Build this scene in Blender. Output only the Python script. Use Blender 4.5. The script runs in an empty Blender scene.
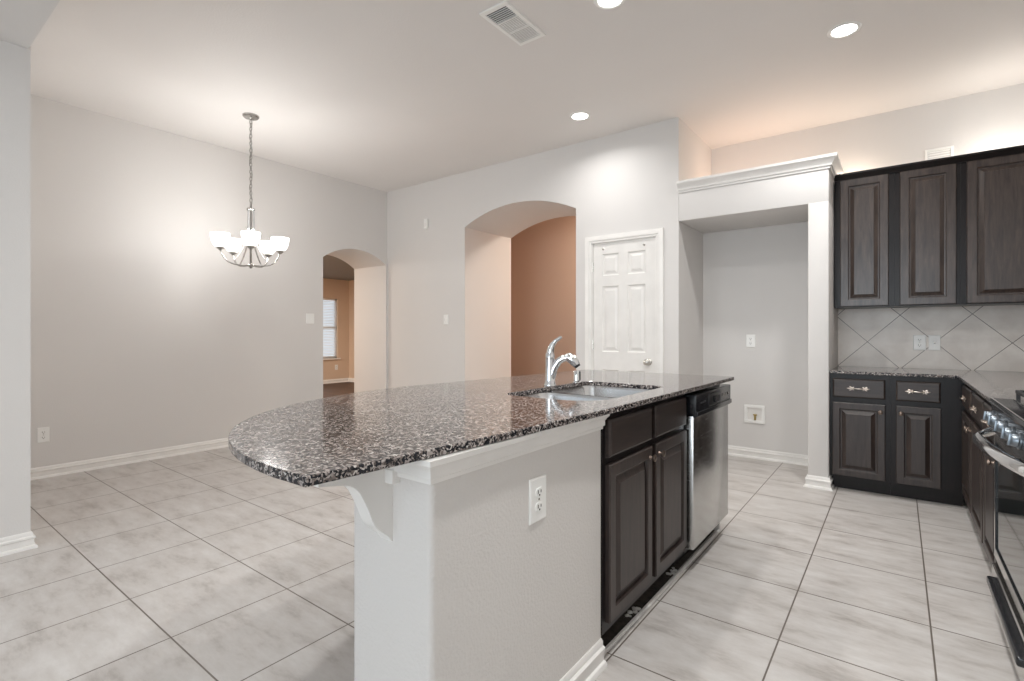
import bpy, bmesh, math, random
from mathutils import Vector, Matrix

C = bpy.context.scene.collection
SC = bpy.context.scene
PI = math.pi
random.seed(4)

# ------------------------------------------------------------------ camera
H = 1.167                       # eye height
YAW = math.radians(37.25)
cam_d = bpy.data.cameras.new('camera')
cam_d.sensor_width = 36.0
cam_d.lens = 508.0 / 1024 * 36
cam_d.shift_y = -8.0 / 1024
cam_d.clip_start = 0.02
cam = bpy.data.objects.new('camera', cam_d)
cam.location = (0, 0, H)
cam.rotation_euler = (PI / 2, 0, YAW)
C.objects.link(cam)
SC.camera = cam

# ------------------------------------------------------------------ colour management, world
SC.view_settings.view_transform = 'Standard'
SC.view_settings.look = 'None'
SC.view_settings.gamma = 1
SC.view_settings.use_curve_mapping = False
SC.view_settings.exposure = 0.0
SC.cycles.max_bounces = 14
SC.cycles.diffuse_bounces = 8
SC.cycles.sample_clamp_indirect = 4
world = bpy.data.worlds.new('world')
SC.world = world
world.use_nodes = True
wb = world.node_tree.nodes['Background']
wb.inputs[0].default_value = (0.80, 0.90, 1.0, 1)
wb.inputs[1].default_value = 1.5


def area(name, loc, rot, sx, sy, power, col):
    d = bpy.data.lights.new(name, 'AREA')
    d.shape = 'RECTANGLE'
    d.size, d.size_y, d.energy, d.color = sx, sy, power, col
    o = bpy.data.objects.new(name, d)
    o.location = loc
    o.rotation_euler = rot
    C.objects.link(o)
    return o


def point(name, loc, power, col, r=0.03):
    d = bpy.data.lights.new(name, 'POINT')
    d.energy, d.color, d.shadow_soft_size = power, col, r
    o = bpy.data.objects.new(name, d)
    o.location = loc
    C.objects.link(o)
    return o


DAY = (0.86, 0.94, 1.0)
WARM = (1.0, 0.86, 0.72)
SOFTW = (1.0, 0.99, 0.97)
# daylight through the windows of the living room behind the camera
area('window_daylight', (-3.4, -3.95, 1.5), (PI / 2, 0, 0), 2.2, 2.0, 10, (0.74, 0.89, 1.0))
area('window_daylight', (-0.6, -3.95, 1.5), (PI / 2, 0, 0), 2.0, 2.0, 78, DAY)
# added fill light, unseen, to brighten the far room; then the hall lamp
area('far_room_fill', (-8.3, 3.7, 2.38), (0, 0, 0), 0.4, 0.4, 170, (1.0, 0.92, 0.83))
area('hall_lamp', (-2.5, 5.95, 2.98), (0, 0, 0), 0.25, 0.25, 50, (1.0, 0.88, 0.76))
# warm up-lights lying on top of the upper cabinets and of the fridge enclosure
point('cabinet_top_lamp', (-0.32, 5.24, 2.45), 3.0, (1.0, 0.84, 0.68), 0.03)
point('cabinet_top_lamp', (0.62, 5.10, 2.45), 7.0, (1.0, 0.95, 0.88), 0.03)
point('cabinet_top_lamp', (-0.85, 5.15, 2.52), 2.2, (1.0, 0.74, 0.58), 0.03)
point('cabinet_top_lamp', (-1.30, 5.15, 2.52), 2.2, (1.0, 0.70, 0.54), 0.03)

# ------------------------------------------------------------------ materials


def new_mat(name):
    m = bpy.data.materials.new(name)
    m.use_nodes = True
    nt = m.node_tree
    b = nt.nodes['Principled BSDF']
    return m, nt, b


def N(nt, kind, **kw):
    n = nt.nodes.new(kind)
    for k, v in kw.items():
        if k in n.inputs:
            n.inputs[k].default_value = v
        else:
            setattr(n, k, v)
    return n


def coords(nt, scale=(1, 1, 1), rot=(0, 0, 0), loc=(0, 0, 0)):
    g = N(nt, 'ShaderNodeNewGeometry')
    mp = N(nt, 'ShaderNodeMapping')
    mp.inputs['Scale'].default_value = scale
    mp.inputs['Rotation'].default_value = rot
    mp.inputs['Location'].default_value = loc
    nt.links.new(g.outputs['Position'], mp.inputs['Vector'])
    return mp.outputs[0]


def ramp(nt, fac, stops):
    r = N(nt, 'ShaderNodeValToRGB')
    e = r.color_ramp.elements
    while len(e) < len(stops):
        e.new(0.5)
    for i, (p, c) in enumerate(stops):
        e[i].position = p
        e[i].color = (*c, 1)
    nt.links.new(fac, r.inputs[0])
    return r


def bump(nt, b, height, strength, dist):
    bp = N(nt, 'ShaderNodeBump')
    bp.inputs['Strength'].default_value = strength
    bp.inputs['Distance'].default_value = dist
    nt.links.new(height, bp.inputs['Height'])
    nt.links.new(bp.outputs[0], b.inputs['Normal'])


def plain(name, col, rough=0.5, metal=0.0, coat=0.0, noise=0.03, nscale=8.0):
    m, nt, b = new_mat(name)
    n = N(nt, 'ShaderNodeTexNoise')
    n.inputs['Scale'].default_value = nscale
    nt.links.new(coords(nt), n.inputs['Vector'])
    lo = tuple(max(0, c * (1 - noise)) for c in col)
    hi = tuple(min(1, c * (1 + noise)) for c in col)
    r = ramp(nt, n.outputs[0], [(0.3, lo), (0.7, hi)])
    nt.links.new(r.outputs[0], b.inputs['Base Color'])
    b.inputs['Roughness'].default_value = rough
    b.inputs['Metallic'].default_value = metal
    b.inputs['Coat Weight'].default_value = coat
    return m


def paint(name, col, rough=0.55, peel=0.25, scale=140):
    m, nt, b = new_mat(name)
    v = coords(nt)
    n = N(nt, 'ShaderNodeTexNoise')
    n.inputs['Scale'].default_value = scale
    n.inputs['Detail'].default_value = 2
    nt.links.new(v, n.inputs['Vector'])
    bump(nt, b, n.outputs[0], peel, 0.003)
    n2 = N(nt, 'ShaderNodeTexNoise')
    n2.inputs['Scale'].default_value = 1.3
    nt.links.new(v, n2.inputs['Vector'])
    r = ramp(nt, n2.outputs[0], [(0.3, tuple(c * 0.98 for c in col)), (0.7, col)])
    nt.links.new(r.outputs[0], b.inputs['Base Color'])
    b.inputs['Roughness'].default_value = rough
    return m


def emit(name, col, strength):
    m, nt, b = new_mat(name)
    b.inputs['Base Color'].default_value = (0.9, 0.9, 0.88, 1)
    b.inputs['Emission Color'].default_value = (*col, 1)
    b.inputs['Emission Strength'].default_value = strength
    return m


def tile_floor():
    m, nt, b = new_mat('floor_tile')
    s = 0.4634
    v = coords(nt, loc=(-0.102, -0.757, 0))
    br = N(nt, 'ShaderNodeTexBrick', offset=0.0, squash=1.0)
    for k, val in {'Scale': 1.0, 'Mortar Size': 0.0032, 'Mortar Smooth': 0.15, 'Bias': 0.0,
                   'Brick Width': s, 'Row Height': s}.items():
        br.inputs[k].default_value = val
    br.inputs['Color1'].default_value = (0.97, 0.97, 0.97, 1)
    br.inputs['Color2'].default_value = (1, 1, 1, 1)
    br.inputs['Mortar'].default_value = (1, 1, 1, 1)
    nt.links.new(v, br.inputs['Vector'])
    v2 = coords(nt, scale=(1.2, 3.2, 1))
    n = N(nt, 'ShaderNodeTexNoise')
    n.inputs['Scale'].default_value = 3.0
    n.inputs['Detail'].default_value = 9
    n.inputs['Roughness'].default_value = 0.68
    nt.links.new(v2, n.inputs['Vector'])
    r = ramp(nt, n.outputs[0], [(0.28, (0.345, 0.315, 0.29)), (0.46, (0.52, 0.49, 0.465)), (0.68, (0.62, 0.60, 0.58))])
    mx = N(nt, 'ShaderNodeMix', data_type='RGBA', blend_type='MULTIPLY')
    mx.inputs[0].default_value = 1
    nt.links.new(r.outputs[0], mx.inputs[6])
    nt.links.new(br.outputs['Color'], mx.inputs[7])
    mg = N(nt, 'ShaderNodeMix', data_type='RGBA')
    nt.links.new(br.outputs['Fac'], mg.inputs[0])
    nt.links.new(mx.outputs[2], mg.inputs[6])
    mg.inputs[7].default_value = (0.15, 0.125, 0.105, 1)
    nt.links.new(mg.outputs[2], b.inputs['Base Color'])
    inv = N(nt, 'ShaderNodeMath', operation='SUBTRACT')
    inv.inputs[0].default_value = 1
    nt.links.new(br.outputs['Fac'], inv.inputs[1])
    bump(nt, b, inv.outputs[0], 0.5, 0.003)
    rr = N(nt, 'ShaderNodeMapRange')
    rr.inputs['To Min'].default_value = 0.32
    rr.inputs['To Max'].default_value = 0.55
    nt.links.new(n.outputs[0], rr.inputs[0])
    nt.links.new(rr.outputs[0], b.inputs['Roughness'])
    return m


def tile_splash():
    m, nt, b = new_mat('splash_tile')
    # wall coordinates (x, z) turned by 45 degrees; grout crossings at x=.012, z=.88
    g = N(nt, 'ShaderNodeNewGeometry')
    sep = N(nt, 'ShaderNodeSeparateXYZ')
    nt.links.new(g.outputs['Position'], sep.inputs[0])
    cmb = N(nt, 'ShaderNodeCombineXYZ')
    nt.links.new(sep.outputs[0], cmb.inputs[0])
    nt.links.new(sep.outputs[2], cmb.inputs[1])
    sub = N(nt, 'ShaderNodeVectorMath', operation='SUBTRACT')
    sub.inputs[1].default_value = (0.012 - 10 * 0.43, 0.876 - 10 * 0.43, 0)
    nt.links.new(cmb.outputs[0], sub.inputs[0])
    mp = N(nt, 'ShaderNodeMapping')
    mp.inputs['Rotation'].default_value = (0, 0, PI / 4)
    nt.links.new(sub.outputs[0], mp.inputs[0])
    s = 0.43 / math.sqrt(2)
    br = N(nt, 'ShaderNodeTexBrick', offset=0.0, squash=1.0)
    for k, val in {'Scale': 1.0, 'Mortar Size': 0.0022, 'Mortar Smooth': 0.15, 'Bias': 0.0,
                   'Brick Width': s, 'Row Height': s}.items():
        br.inputs[k].default_value = val
    br.inputs['Color1'].default_value = (0.93, 0.93, 0.93, 1)
    br.inputs['Color2'].default_value = (1, 1, 1, 1)
    nt.links.new(mp.outputs[0], br.inputs['Vector'])
    n = N(nt, 'ShaderNodeTexNoise')
    n.inputs['Scale'].default_value = 7
    n.inputs['Detail'].default_value = 8
    nt.links.new(coords(nt), n.inputs['Vector'])
    r = ramp(nt, n.outputs[0], [(0.35, (0.70, 0.645, 0.595)), (0.65, (0.83, 0.785, 0.735))])
    mx = N(nt, 'ShaderNodeMix', data_type='RGBA', blend_type='MULTIPLY')
    mx.inputs[0].default_value = 1
    nt.links.new(r.outputs[0], mx.inputs[6])
    nt.links.new(br.outputs['Color'], mx.inputs[7])
    mg = N(nt, 'ShaderNodeMix', data_type='RGBA')
    nt.links.new(br.outputs['Fac'], mg.inputs[0])
    nt.links.new(mx.outputs[2], mg.inputs[6])
    mg.inputs[7].default_value = (0.13, 0.11, 0.095, 1)
    nt.links.new(mg.outputs[2], b.inputs['Base Color'])
    b.inputs['Roughness'].default_value = 0.35
    return m


def granite():
    m, nt, b = new_mat('granite')
    v = coords(nt)
    n0 = N(nt, 'ShaderNodeTexNoise')
    n0.inputs['Scale'].default_value = 60
    nt.links.new(v, n0.inputs['Vector'])
    ad = N(nt, 'ShaderNodeMix', data_type='RGBA', blend_type='LINEAR_LIGHT')
    ad.inputs[0].default_value = 0.012
    nt.links.new(v, ad.inputs[6])
    nt.links.new(n0.outputs[1], ad.inputs[7])
    vo = N(nt, 'ShaderNodeTexVoronoi')
    vo.inputs['Scale'].default_value = 200
    nt.links.new(ad.outputs[2], vo.inputs['Vector'])
    sep = N(nt, 'ShaderNodeSeparateColor')
    nt.links.new(vo.outputs['Color'], sep.inputs[0])
    r = ramp(nt, sep.outputs[0], [(0.0, (0.005, 0.006, 0.009)), (0.42, (0.014, 0.015, 0.020)), (0.48, (0.095, 0.080, 0.074)),
                                  (0.66, (0.17, 0.142, 0.128)), (0.72, (0.29, 0.255, 0.24)), (0.92, (0.40, 0.36, 0.34)), (0.97, (0.56, 0.53, 0.50))])
    r.color_ramp.interpolation = 'LINEAR'
    nt.links.new(r.outputs[0], b.inputs['Base Color'])
    b.inputs['Roughness'].default_value = 0.10
    b.inputs['Specular IOR Level'].default_value = 0.42
    b.inputs['Coat Weight'].default_value = 0.0
    b.inputs['Coat Roughness'].default_value = 0.06
    return m


def wood_dark(name, stretch, base=(0.014, 0.009, 0.0075), hi=(0.046, 0.030, 0.025), rough=0.40, spec=0.5, coat=0.2):
    m, nt, b = new_mat(name)
    v = coords(nt, scale=stretch)
    n = N(nt, 'ShaderNodeTexNoise')
    n.inputs['Scale'].default_value = 5
    n.inputs['Detail'].default_value = 8
    n.inputs['Roughness'].default_value = 0.7
    n.inputs['Distortion'].default_value = 0.6
    nt.links.new(v, n.inputs['Vector'])
    r = ramp(nt, n.outputs[0], [(0.32, base), (0.72, hi)])
    nt.links.new(r.outputs[0], b.inputs['Base Color'])
    b.inputs['Roughness'].default_value = rough
    b.inputs['Specular IOR Level'].default_value = spec
    b.inputs['Coat Weight'].default_value = coat
    b.inputs['Coat Roughness'].default_value = 0.27
    bump(nt, b, n.outputs[0], 0.12, 0.002)
    return m


def steel(name, col=(0.62, 0.62, 0.61), rough=0.24, stretch=(3, 3, 220)):
    m, nt, b = new_mat(name)
    v = coords(nt, scale=stretch)
    n = N(nt, 'ShaderNodeTexNoise')
    n.inputs['Scale'].default_value = 4
    n.inputs['Detail'].default_value = 4
    nt.links.new(v, n.inputs['Vector'])
    rr = N(nt, 'ShaderNodeMapRange')
    rr.inputs['To Min'].default_value = rough * 0.8
    rr.inputs['To Max'].default_value = rough * 1.3
    nt.links.new(n.outputs[0], rr.inputs[0])
    nt.links.new(rr.outputs[0], b.inputs['Roughness'])
    b.inputs['Base Color'].default_value = (*col, 1)
    b.inputs['Metallic'].default_value = 1
    return m


def wood_floor():
    m, nt, b = new_mat('hall_wood_floor')
    v = coords(nt)
    br = N(nt, 'ShaderNodeTexBrick', offset=0.4)
    for k, val in {'Scale': 1.0, 'Mortar Size': 0.0015, 'Brick Width': 1.1, 'Row Height': 0.13}.items():
        br.inputs[k].default_value = val
    br.inputs['Color1'].default_value = (0.06, 0.032, 0.019, 1)
    br.inputs['Color2'].default_value = (0.085, 0.046, 0.028, 1)
    br.inputs['Mortar'].default_value = (0.03, 0.017, 0.01, 1)
    nt.links.new(v, br.inputs['Vector'])
    nt.links.new(br.outputs['Color'], b.inputs['Base Color'])
    b.inputs['Roughness'].default_value = 0.55
    return m


M = {}
M['wall'] = paint('wall_paint', (0.68, 0.662, 0.645), 0.6, 0.22, 120)
M['ceiling'] = paint('ceiling_paint', (0.755, 0.73, 0.71), 0.7, 0.3, 90)
M['island_wall'] = paint('island_wall_paint', (0.67, 0.645, 0.62), 0.5, 0.6, 110)
M['tan'] = paint('tan_wall_paint', (0.60, 0.43, 0.33), 0.6, 0.2, 120)
M['beige'] = paint('beige_wall_paint', (0.66, 0.51, 0.39), 0.6, 0.2, 120)
M['ceiling_shade'] = paint('ceiling_shade_tone', (0.22, 0.205, 0.185), 0.7, 0.2, 120)  # far room ceiling: poor light there is put into the dark colour
M['trim'] = plain('white_trim_paint', (0.80, 0.785, 0.76), 0.35)
M['door'] = plain('white_door_paint', (0.78, 0.765, 0.74), 0.38)
M['plate'] = plain('white_plate_plastic', (0.86, 0.86, 0.84), 0.3)
M['slot'] = plain('dark_slot_plastic', (0.05, 0.045, 0.04), 0.5)
M['floor'] = tile_floor()
M['splash'] = tile_splash()
M['granite'] = granite()
M['wood'] = wood_dark('espresso_wood_vertical', (9, 9, 0.9))
M['wood_upper'] = wood_dark('espresso_wood_upper', (9, 9, 0.9), (0.016, 0.0105, 0.0085), (0.072, 0.049, 0.040), 0.30)
M['wood_h'] = wood_dark('espresso_wood_horizontal', (0.9, 0.9, 9))
M['wood_black'] = wood_dark('espresso_wood_frame', (9, 9, 0.9), (0.006, 0.005, 0.005), (0.014, 0.010, 0.010), 0.30, 0.28, 0.0)
M['steel'] = steel('brushed_steel')
M['steel_h'] = steel('brushed_steel_range', (0.66, 0.65, 0.63), 0.22, (220, 3, 3))
M['knob_reflection'] = steel('knob_dark_reflection', (0.22, 0.25, 0.28), 0.34, (40, 40, 40))  # chrome range knobs: the dark reflection is put into the colour
M['sink_steel'] = steel('sink_steel', (0.70, 0.70, 0.70), 0.20, (40, 40, 40))
M['chrome'] = plain('polished_chrome', (0.80, 0.81, 0.82), 0.07, 1.0)
M['nickel'] = plain('brushed_nickel', (0.62, 0.60, 0.56), 0.25, 1.0)
M['nickel_c'] = plain('satin_nickel', (0.46, 0.45, 0.43), 0.25, 1.0)
M['nickel_dark'] = plain('aged_nickel', (0.36, 0.35, 0.33), 0.3, 1.0)
M['pewter'] = plain('pale_pewter', (0.78, 0.70, 0.64), 0.28, 1.0)
M['bronze'] = plain('dark_bronze', (0.22, 0.17, 0.14), 0.30, 1.0)
M['black'] = plain('black_plastic', (0.012, 0.013, 0.016), 0.22)
M['black_soft'] = plain('black_matt_metal', (0.02, 0.02, 0.021), 0.42)
M['iron'] = plain('black_cast_iron', (0.022, 0.023, 0.026), 0.45)
M['oven_glass'] = plain('dark_oven_glass', (0.010, 0.016, 0.015), 0.05, 0.0, 0.5)
M['brass'] = plain('brass_valve', (0.45, 0.33, 0.12), 0.35, 1.0)
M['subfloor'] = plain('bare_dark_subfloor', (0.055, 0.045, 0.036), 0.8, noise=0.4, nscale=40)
M['thinset'] = plain('grey_white_thinset', (0.62, 0.60, 0.57), 0.8, noise=0.15, nscale=60)
M['wood_floor'] = wood_floor()
M['blind'] = plain('white_blind_slats', (0.90, 0.90, 0.88), 0.5)
_nt = M['blind'].node_tree
_tr = N(_nt, 'ShaderNodeBsdfTranslucent')
_tr.inputs['Color'].default_value = (0.9, 0.9, 0.9, 1)
_mx = N(_nt, 'ShaderNodeMixShader')
_mx.inputs[0].default_value = 0.6
_nt.links.new(_nt.nodes['Principled BSDF'].outputs[0], _mx.inputs[1])
_nt.links.new(_tr.outputs[0], _mx.inputs[2])
_nt.links.new(_mx.outputs[0], _nt.nodes['Material Output'].inputs[0])
M['shade'] = emit('lit_white_glass', (1.0, 0.98, 0.95), 2.5)
M['can'] = emit('lit_lamp_diffuser', (1.0, 0.98, 0.95), 14.0)

# ------------------------------------------------------------------ mesh helpers
ORG = {}


class MB:
    """collects shapes in a local frame (origin o, axes u v n) and builds ONE mesh object"""

    def __init__(self, o=(0, 0, 0), u=(1, 0, 0), v=(0, 1, 0), n=(0, 0, 1)):
        self.bm = bmesh.new()
        self.frame(o, u, v, n)

    def frame(self, o=(0, 0, 0), u=(1, 0, 0), v=(0, 1, 0), n=(0, 0, 1)):
        self.o, self.u, self.v, self.n = Vector(o), Vector(u), Vector(v), Vector(n)
        return self

    def P(self, a, b, c):
        return self.bm.verts.new(self.o + self.u * a + self.v * b + self.n * c)

    def face(self, vs):
        try:
            return self.bm.faces.new(vs)
        except ValueError:
            return None

    def box(self, a0, a1, b0, b1, c0, c1, bev=0.0, seg=2):
        vs = [self.P(a, b, c) for c in (c0, c1) for b in (b0, b1) for a in (a0, a1)]
        fs = [(0, 2, 3, 1), (4, 5, 7, 6), (0, 1, 5, 4), (2, 6, 7, 3), (0, 4, 6, 2), (1, 3, 7, 5)]
        faces = [self.face([vs[i] for i in f]) for f in fs]
        if bev > 0:
            es = list({e for f in faces if f for e in f.edges})
            bmesh.ops.bevel(self.bm, geom=es, offset=bev, segments=seg, affect='EDGES', profile=0.5)
        return self

    def prism(self, pts, c0, c1):
        """polygon pts (a,b) extruded along n"""
        lo = [self.P(a, b, c0) for a, b in pts]
        hi = [self.P(a, b, c1) for a, b in pts]
        self.face(lo[::-1])
        self.face(hi)
        k = len(pts)
        for i in range(k):
            self.face([lo[i], lo[(i + 1) % k], hi[(i + 1) % k], hi[i]])
        return self

    def nested(self, a0, a1, b0, b1, rings, close=True):
        """concentric rectangles: rings of (inset, height)"""
        prev = None
        for ins, hgt in rings:
            r = [self.P(a0 + ins, b0 + ins, hgt), self.P(a1 - ins, b0 + ins, hgt),
                 self.P(a1 - ins, b1 - ins, hgt), self.P(a0 + ins, b1 - ins, hgt)]
            if prev:
                for i in range(4):
                    self.face([prev[i], prev[(i + 1) % 4], r[(i + 1) % 4], r[i]])
            prev = r
        if close:
            self.face(prev)
        return self

    def tube(self, pts, r, seg=10, cap=True, flat=1.0):
        pts = [Vector(p) for p in pts]
        rs = r if isinstance(r, (list, tuple)) else [r] * len(pts)
        prev = None
        ref = None
        for i, p in enumerate(pts):
            t = (pts[min(i + 1, len(pts) - 1)] - pts[max(i - 1, 0)]).normalized()
            if ref is None:
                ref = Vector((0, 0, 1)) if abs(t.z) < 0.9 else Vector((1, 0, 0))
            e1 = t.cross(ref)
            if e1.length < 1e-4:
                e1 = t.cross(Vector((0, 1, 0.3)))
            e1.normalize()
            e2 = e1.cross(t).normalized()
            ref = e2
            ring = []
            for k in range(seg):
                an = 2 * PI * k / seg
                q = p + e1 * (math.cos(an) * rs[i]) + e2 * (math.sin(an) * rs[i] * flat)
                ring.append(self.P(*q))
            if prev:
                for k in range(seg):
                    self.face([prev[k], prev[(k + 1) % seg], ring[(k + 1) % seg], ring[k]])
            elif cap:
                self.face(ring[::-1])
            prev = ring
        if cap:
            self.face(prev)
        return self

    def lathe(self, prof, seg=24, at=(0, 0, 0), cap=(True, True)):
        """profile (radius, height) turned about the n axis at the local point"""
        prev = None
        for i, (r, hh) in enumerate(prof):
            ring = [self.P(at[0] + max(r, 1e-5) * math.cos(2 * PI * k / seg), at[1] + max(r, 1e-5) * math.sin(2 * PI * k / seg), at[2] + hh)
                    for k in range(seg)]
            if prev:
                for k in range(seg):
                    self.face([prev[k], prev[(k + 1) % seg], ring[(k + 1) % seg], ring[k]])
            elif cap[0]:
                self.face(ring[::-1])
            prev = ring
        if cap[1]:
            self.face(prev)
        return self

    def ball(self, c, rx, ry, rz, seg=10):
        prof = []
        k = 7
        base = self.o.copy()
        prev = None
        for i in range(k + 1):
            ph = -PI / 2 + PI * i / k
            ring = [self.P(c[0] + rx * max(math.cos(ph), 1e-3) * math.cos(2 * PI * j / seg),
                           c[1] + ry * max(math.cos(ph), 1e-3) * math.sin(2 * PI * j / seg), c[2] + rz * math.sin(ph)) for j in range(seg)]
            if prev:
                for j in range(seg):
                    self.face([prev[j], prev[(j + 1) % seg], ring[(j + 1) % seg], ring[j]])
            prev = ring
        return self

    def sweep(self, path, prof, closed=False):
        """profile of (outward offset, height) run along a flat path with mitred corners; outward is right of travel"""
        P2 = [Vector((p[0], p[1])) for p in path]
        k = len(P2)
        rings = []
        for i in range(k):
            d0 = (P2[i] - P2[i - 1]).normalized() if (i > 0 or closed) else (P2[1] - P2[0]).normalized()
            d1 = (P2[(i + 1) % k] - P2[i]).normalized() if (i < k - 1 or closed) else d0
            n0 = Vector((d0.y, -d0.x))
            n1 = Vector((d1.y, -d1.x))
            mit = (n0 + n1)
            mit = mit / max(mit.length_squared / 2, 0.2)
            rings.append([self.P(P2[i].x + mit.x * a, P2[i].y + mit.y * a, z) for a, z in prof])
        q = len(prof)
        rng = range(k if closed else k - 1)
        for i in rng:
            A, B = rings[i], rings[(i + 1) % k]
            for j in range(q):
                self.face([A[j], A[(j + 1) % q], B[(j + 1) % q], B[j]])
        if not closed:
            self.face(rings[0][::-1])
            self.face(rings[-1])
        return self

    def build(self, name, mat, parent=None, smooth=False, angle=35):
        me = bpy.data.meshes.new(name)
        bmesh.ops.remove_doubles(self.bm, verts=self.bm.verts, dist=1e-6)
        bmesh.ops.recalc_face_normals(self.bm, faces=self.bm.faces)
        org = ORG.get(parent.name, Vector((0, 0, 0))) if parent else Vector((0, 0, 0))
        if org.length > 0:
            bmesh.ops.translate(self.bm, verts=self.bm.verts, vec=-org)
        if smooth:
            lim = math.radians(angle)
            for f in self.bm.faces:
                f.smooth = True
            for e in self.bm.edges:
                if len(e.link_faces) == 2 and e.calc_face_angle(0) > lim:
                    e.smooth = False
        self.bm.to_mesh(me)
        self.bm.free()
        o = bpy.data.objects.new(name, me)
        o.data.materials.append(mat)
        C.objects.link(o)
        if parent:
            o.parent = parent
            ORG[o.name] = org
        return o


def thing(name, loc, label, cat, group=None):
    o = bpy.data.objects.new(name, None)
    o.empty_display_size = 0.1
    o.location = loc
    C.objects.link(o)
    ORG[o.name] = Vector(loc)
    return tag(o, label, cat, group)


def tag(o, label, cat, group=None):
    o['label'] = label
    o['category'] = cat
    if group:
        o['group'] = group
    return o


def struct(o, label=None, cat=None):
    o['kind'] = 'structure'
    if label:
        o['label'] = label
        o['category'] = cat
    return o


def lab(o, label):
    o['label'] = label
    return o


def arc_pts(x0, x1, zs, zp, k=24):
    """segmental arch from (x0,zs) to (x1,zs) rising to zp"""
    w = (x1 - x0) / 2
    r = zp - zs
    R = (w * w + r * r) / (2 * r)
    cx, cz = (x0 + x1) / 2, zp - R
    a = math.asin(w / R)
    return [(cx + R * math.sin(-a + 2 * a * i / k), cz + R * math.cos(-a + 2 * a * i / k)) for i in range(k + 1)]


CZ = 3.053          # ceiling height
XL = -5.468          # dining wall
YB = 4.42           # arch wall and front of the fridge enclosure
YK = 5.12           # kitchen back wall
XR = 0.95           # right wall

# ------------------------------------------------------------------ room shell
f = MB().box(XL - 0.02, XR + 0.1, -4.1, YK + 0.3, -0.12, 0)
struct(f.build('floor', M['floor']), 'pale square ceramic floor tiles with brown grout', 'floor')
f = MB().box(-10.6, XL - 0.02, 2.8, 7.4, -0.12, -0.001)
f.box(XL - 0.02, -1.4, YK + 0.3, 6.7, -0.12, -0.001)
struct(f.build('floor_hall', M['wood_floor']), 'dark brown wood floor seen through the small arch', 'floor')
c = MB().box(-6.2, XR + 0.1, -4.1, 5.6, CZ, CZ + 0.1)
struct(c.build('ceiling', M['ceiling']), 'smooth pale ceiling with recessed lights', 'ceiling')

# dining wall with the small arch (polygon in y, z, extruded along -x)
A0, A1 = 3.463, 4.40
poly = [(-4.1, 0), (A0, 0)] + arc_pts(A0, A1, 2.07, 2.222) + [(A1, 0), (YB + 0.01, 0), (YB + 0.01, CZ), (-4.1, CZ)]
w = MB((XL, 0, 0), (0, 1, 0), (0, 0, 1), (-1, 0, 0)).prism(poly, 0, 0.70)
struct(w.build('wall_left', M['wall'], smooth=True, angle=20), 'light grey dining wall with the chandelier before it and a small arch', 'wall')

# arch wall with the tall arch and the pantry door opening
B0, B1 = -4.058, -2.559
D0, D1, DZ = -2.392, -1.722, 2.045
poly = [(-6.19, 0), (B0, 0)] + arc_pts(B0, B1, 2.405, 2.580) + [(B1, 0), (D0, 0), (D0, DZ), (D1, DZ), (D1, 0), (-1.53, 0), (-1.53, CZ), (-6.19, CZ)]
w = MB((0, YB, 0), (1, 0, 0), (0, 0, 1), (0, 1, 0)).prism(poly, 0, 0.895)
struct(w.build('wall_back', M['wall'], smooth=True, angle=20), 'light grey wall with the tall arch and the white pantry door', 'wall')

# kitchen back wall: lower part, set-back upper part above the cabinets
w = MB().box(-1.56, XR + 0.1, YK, YK + 0.28, 0, 2.40)
w.box(-1.56, XR + 0.1, YK + 0.28, YK + 0.36, 0, CZ)
w.box(-1.56, -1.53, YB + 0.8955, YK + 0.2795, 2.401, CZ)
struct(w.build('wall_kitchen', M['wall']), 'grey wall behind the fridge alcove and the kitchen cabinets', 'wall')
w = MB().box(XR, XR + 0.1, -4.1, 5.5, 0, CZ)
struct(w.build('wall_right', M['wall']), 'right wall behind the range', 'wall')
w = MB()                                                   # wall behind the camera, two window openings
for x0, x1, z0, z1 in ((XL, -4.5, 0, CZ), (-2.3, -1.6, 0, CZ), (0.4, XR, 0, CZ), (-4.5, -2.3, 0, 0.5), (-4.5, -2.3, 2.5, CZ),
                       (-1.6, 0.4, 0, 0.5), (-1.6, 0.4, 2.5, CZ)):
    w.box(x0, x1, -4.1, -4.0, z0, z1)
struct(w.build('wall_front', M['wall']))
# end of the wall at the left edge of the photo and the header over the opening
w = MB().box(XL, -3.742, 0.10, 0.612, 0, CZ)
struct(w.build('wall_column', M['wall']), 'pale wall end at the left edge of the photo', 'wall')
w = MB().box(-3.742, XR, 0.10, 0.604, 2.70, CZ)
struct(w.build('wall_header', M['wall']), 'dropped header over the opening at top left', 'wall')

# fridge enclosure: header box and right pier
w = MB().box(-1.53, -0.41, YB, YK, 2.14, 2.42, 0.006)
struct(w.build('wall_soffit', M['wall'], smooth=True), 'white box-out over the empty fridge alcove', 'wall')
w = MB().box(-0.545, -0.41, YB, YK, 0, 2.15, 0.008)
struct(w.build('wall_pier', M['wall'], smooth=True), 'white pier between the fridge alcove and the cabinets', 'wall')

# hall behind the tall arch
w = MB().box(-5.5, -1.4, 6.50, 6.6, 0, 3.05)
w.box(-5.5, -5.4, 5.3165, 6.5, 0, 3.05).box(-1.6, -1.5, 5.4805, 6.5, 0, 3.05)
struct(w.build('wall_hall', M['tan']), 'tan brown hall wall behind the tall arch', 'wall')
c = MB().box(-5.5, -1.4, 5.6005, 6.6, 3.053, 3.1)
struct(c.build('ceiling_hall', M['ceiling']))
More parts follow.
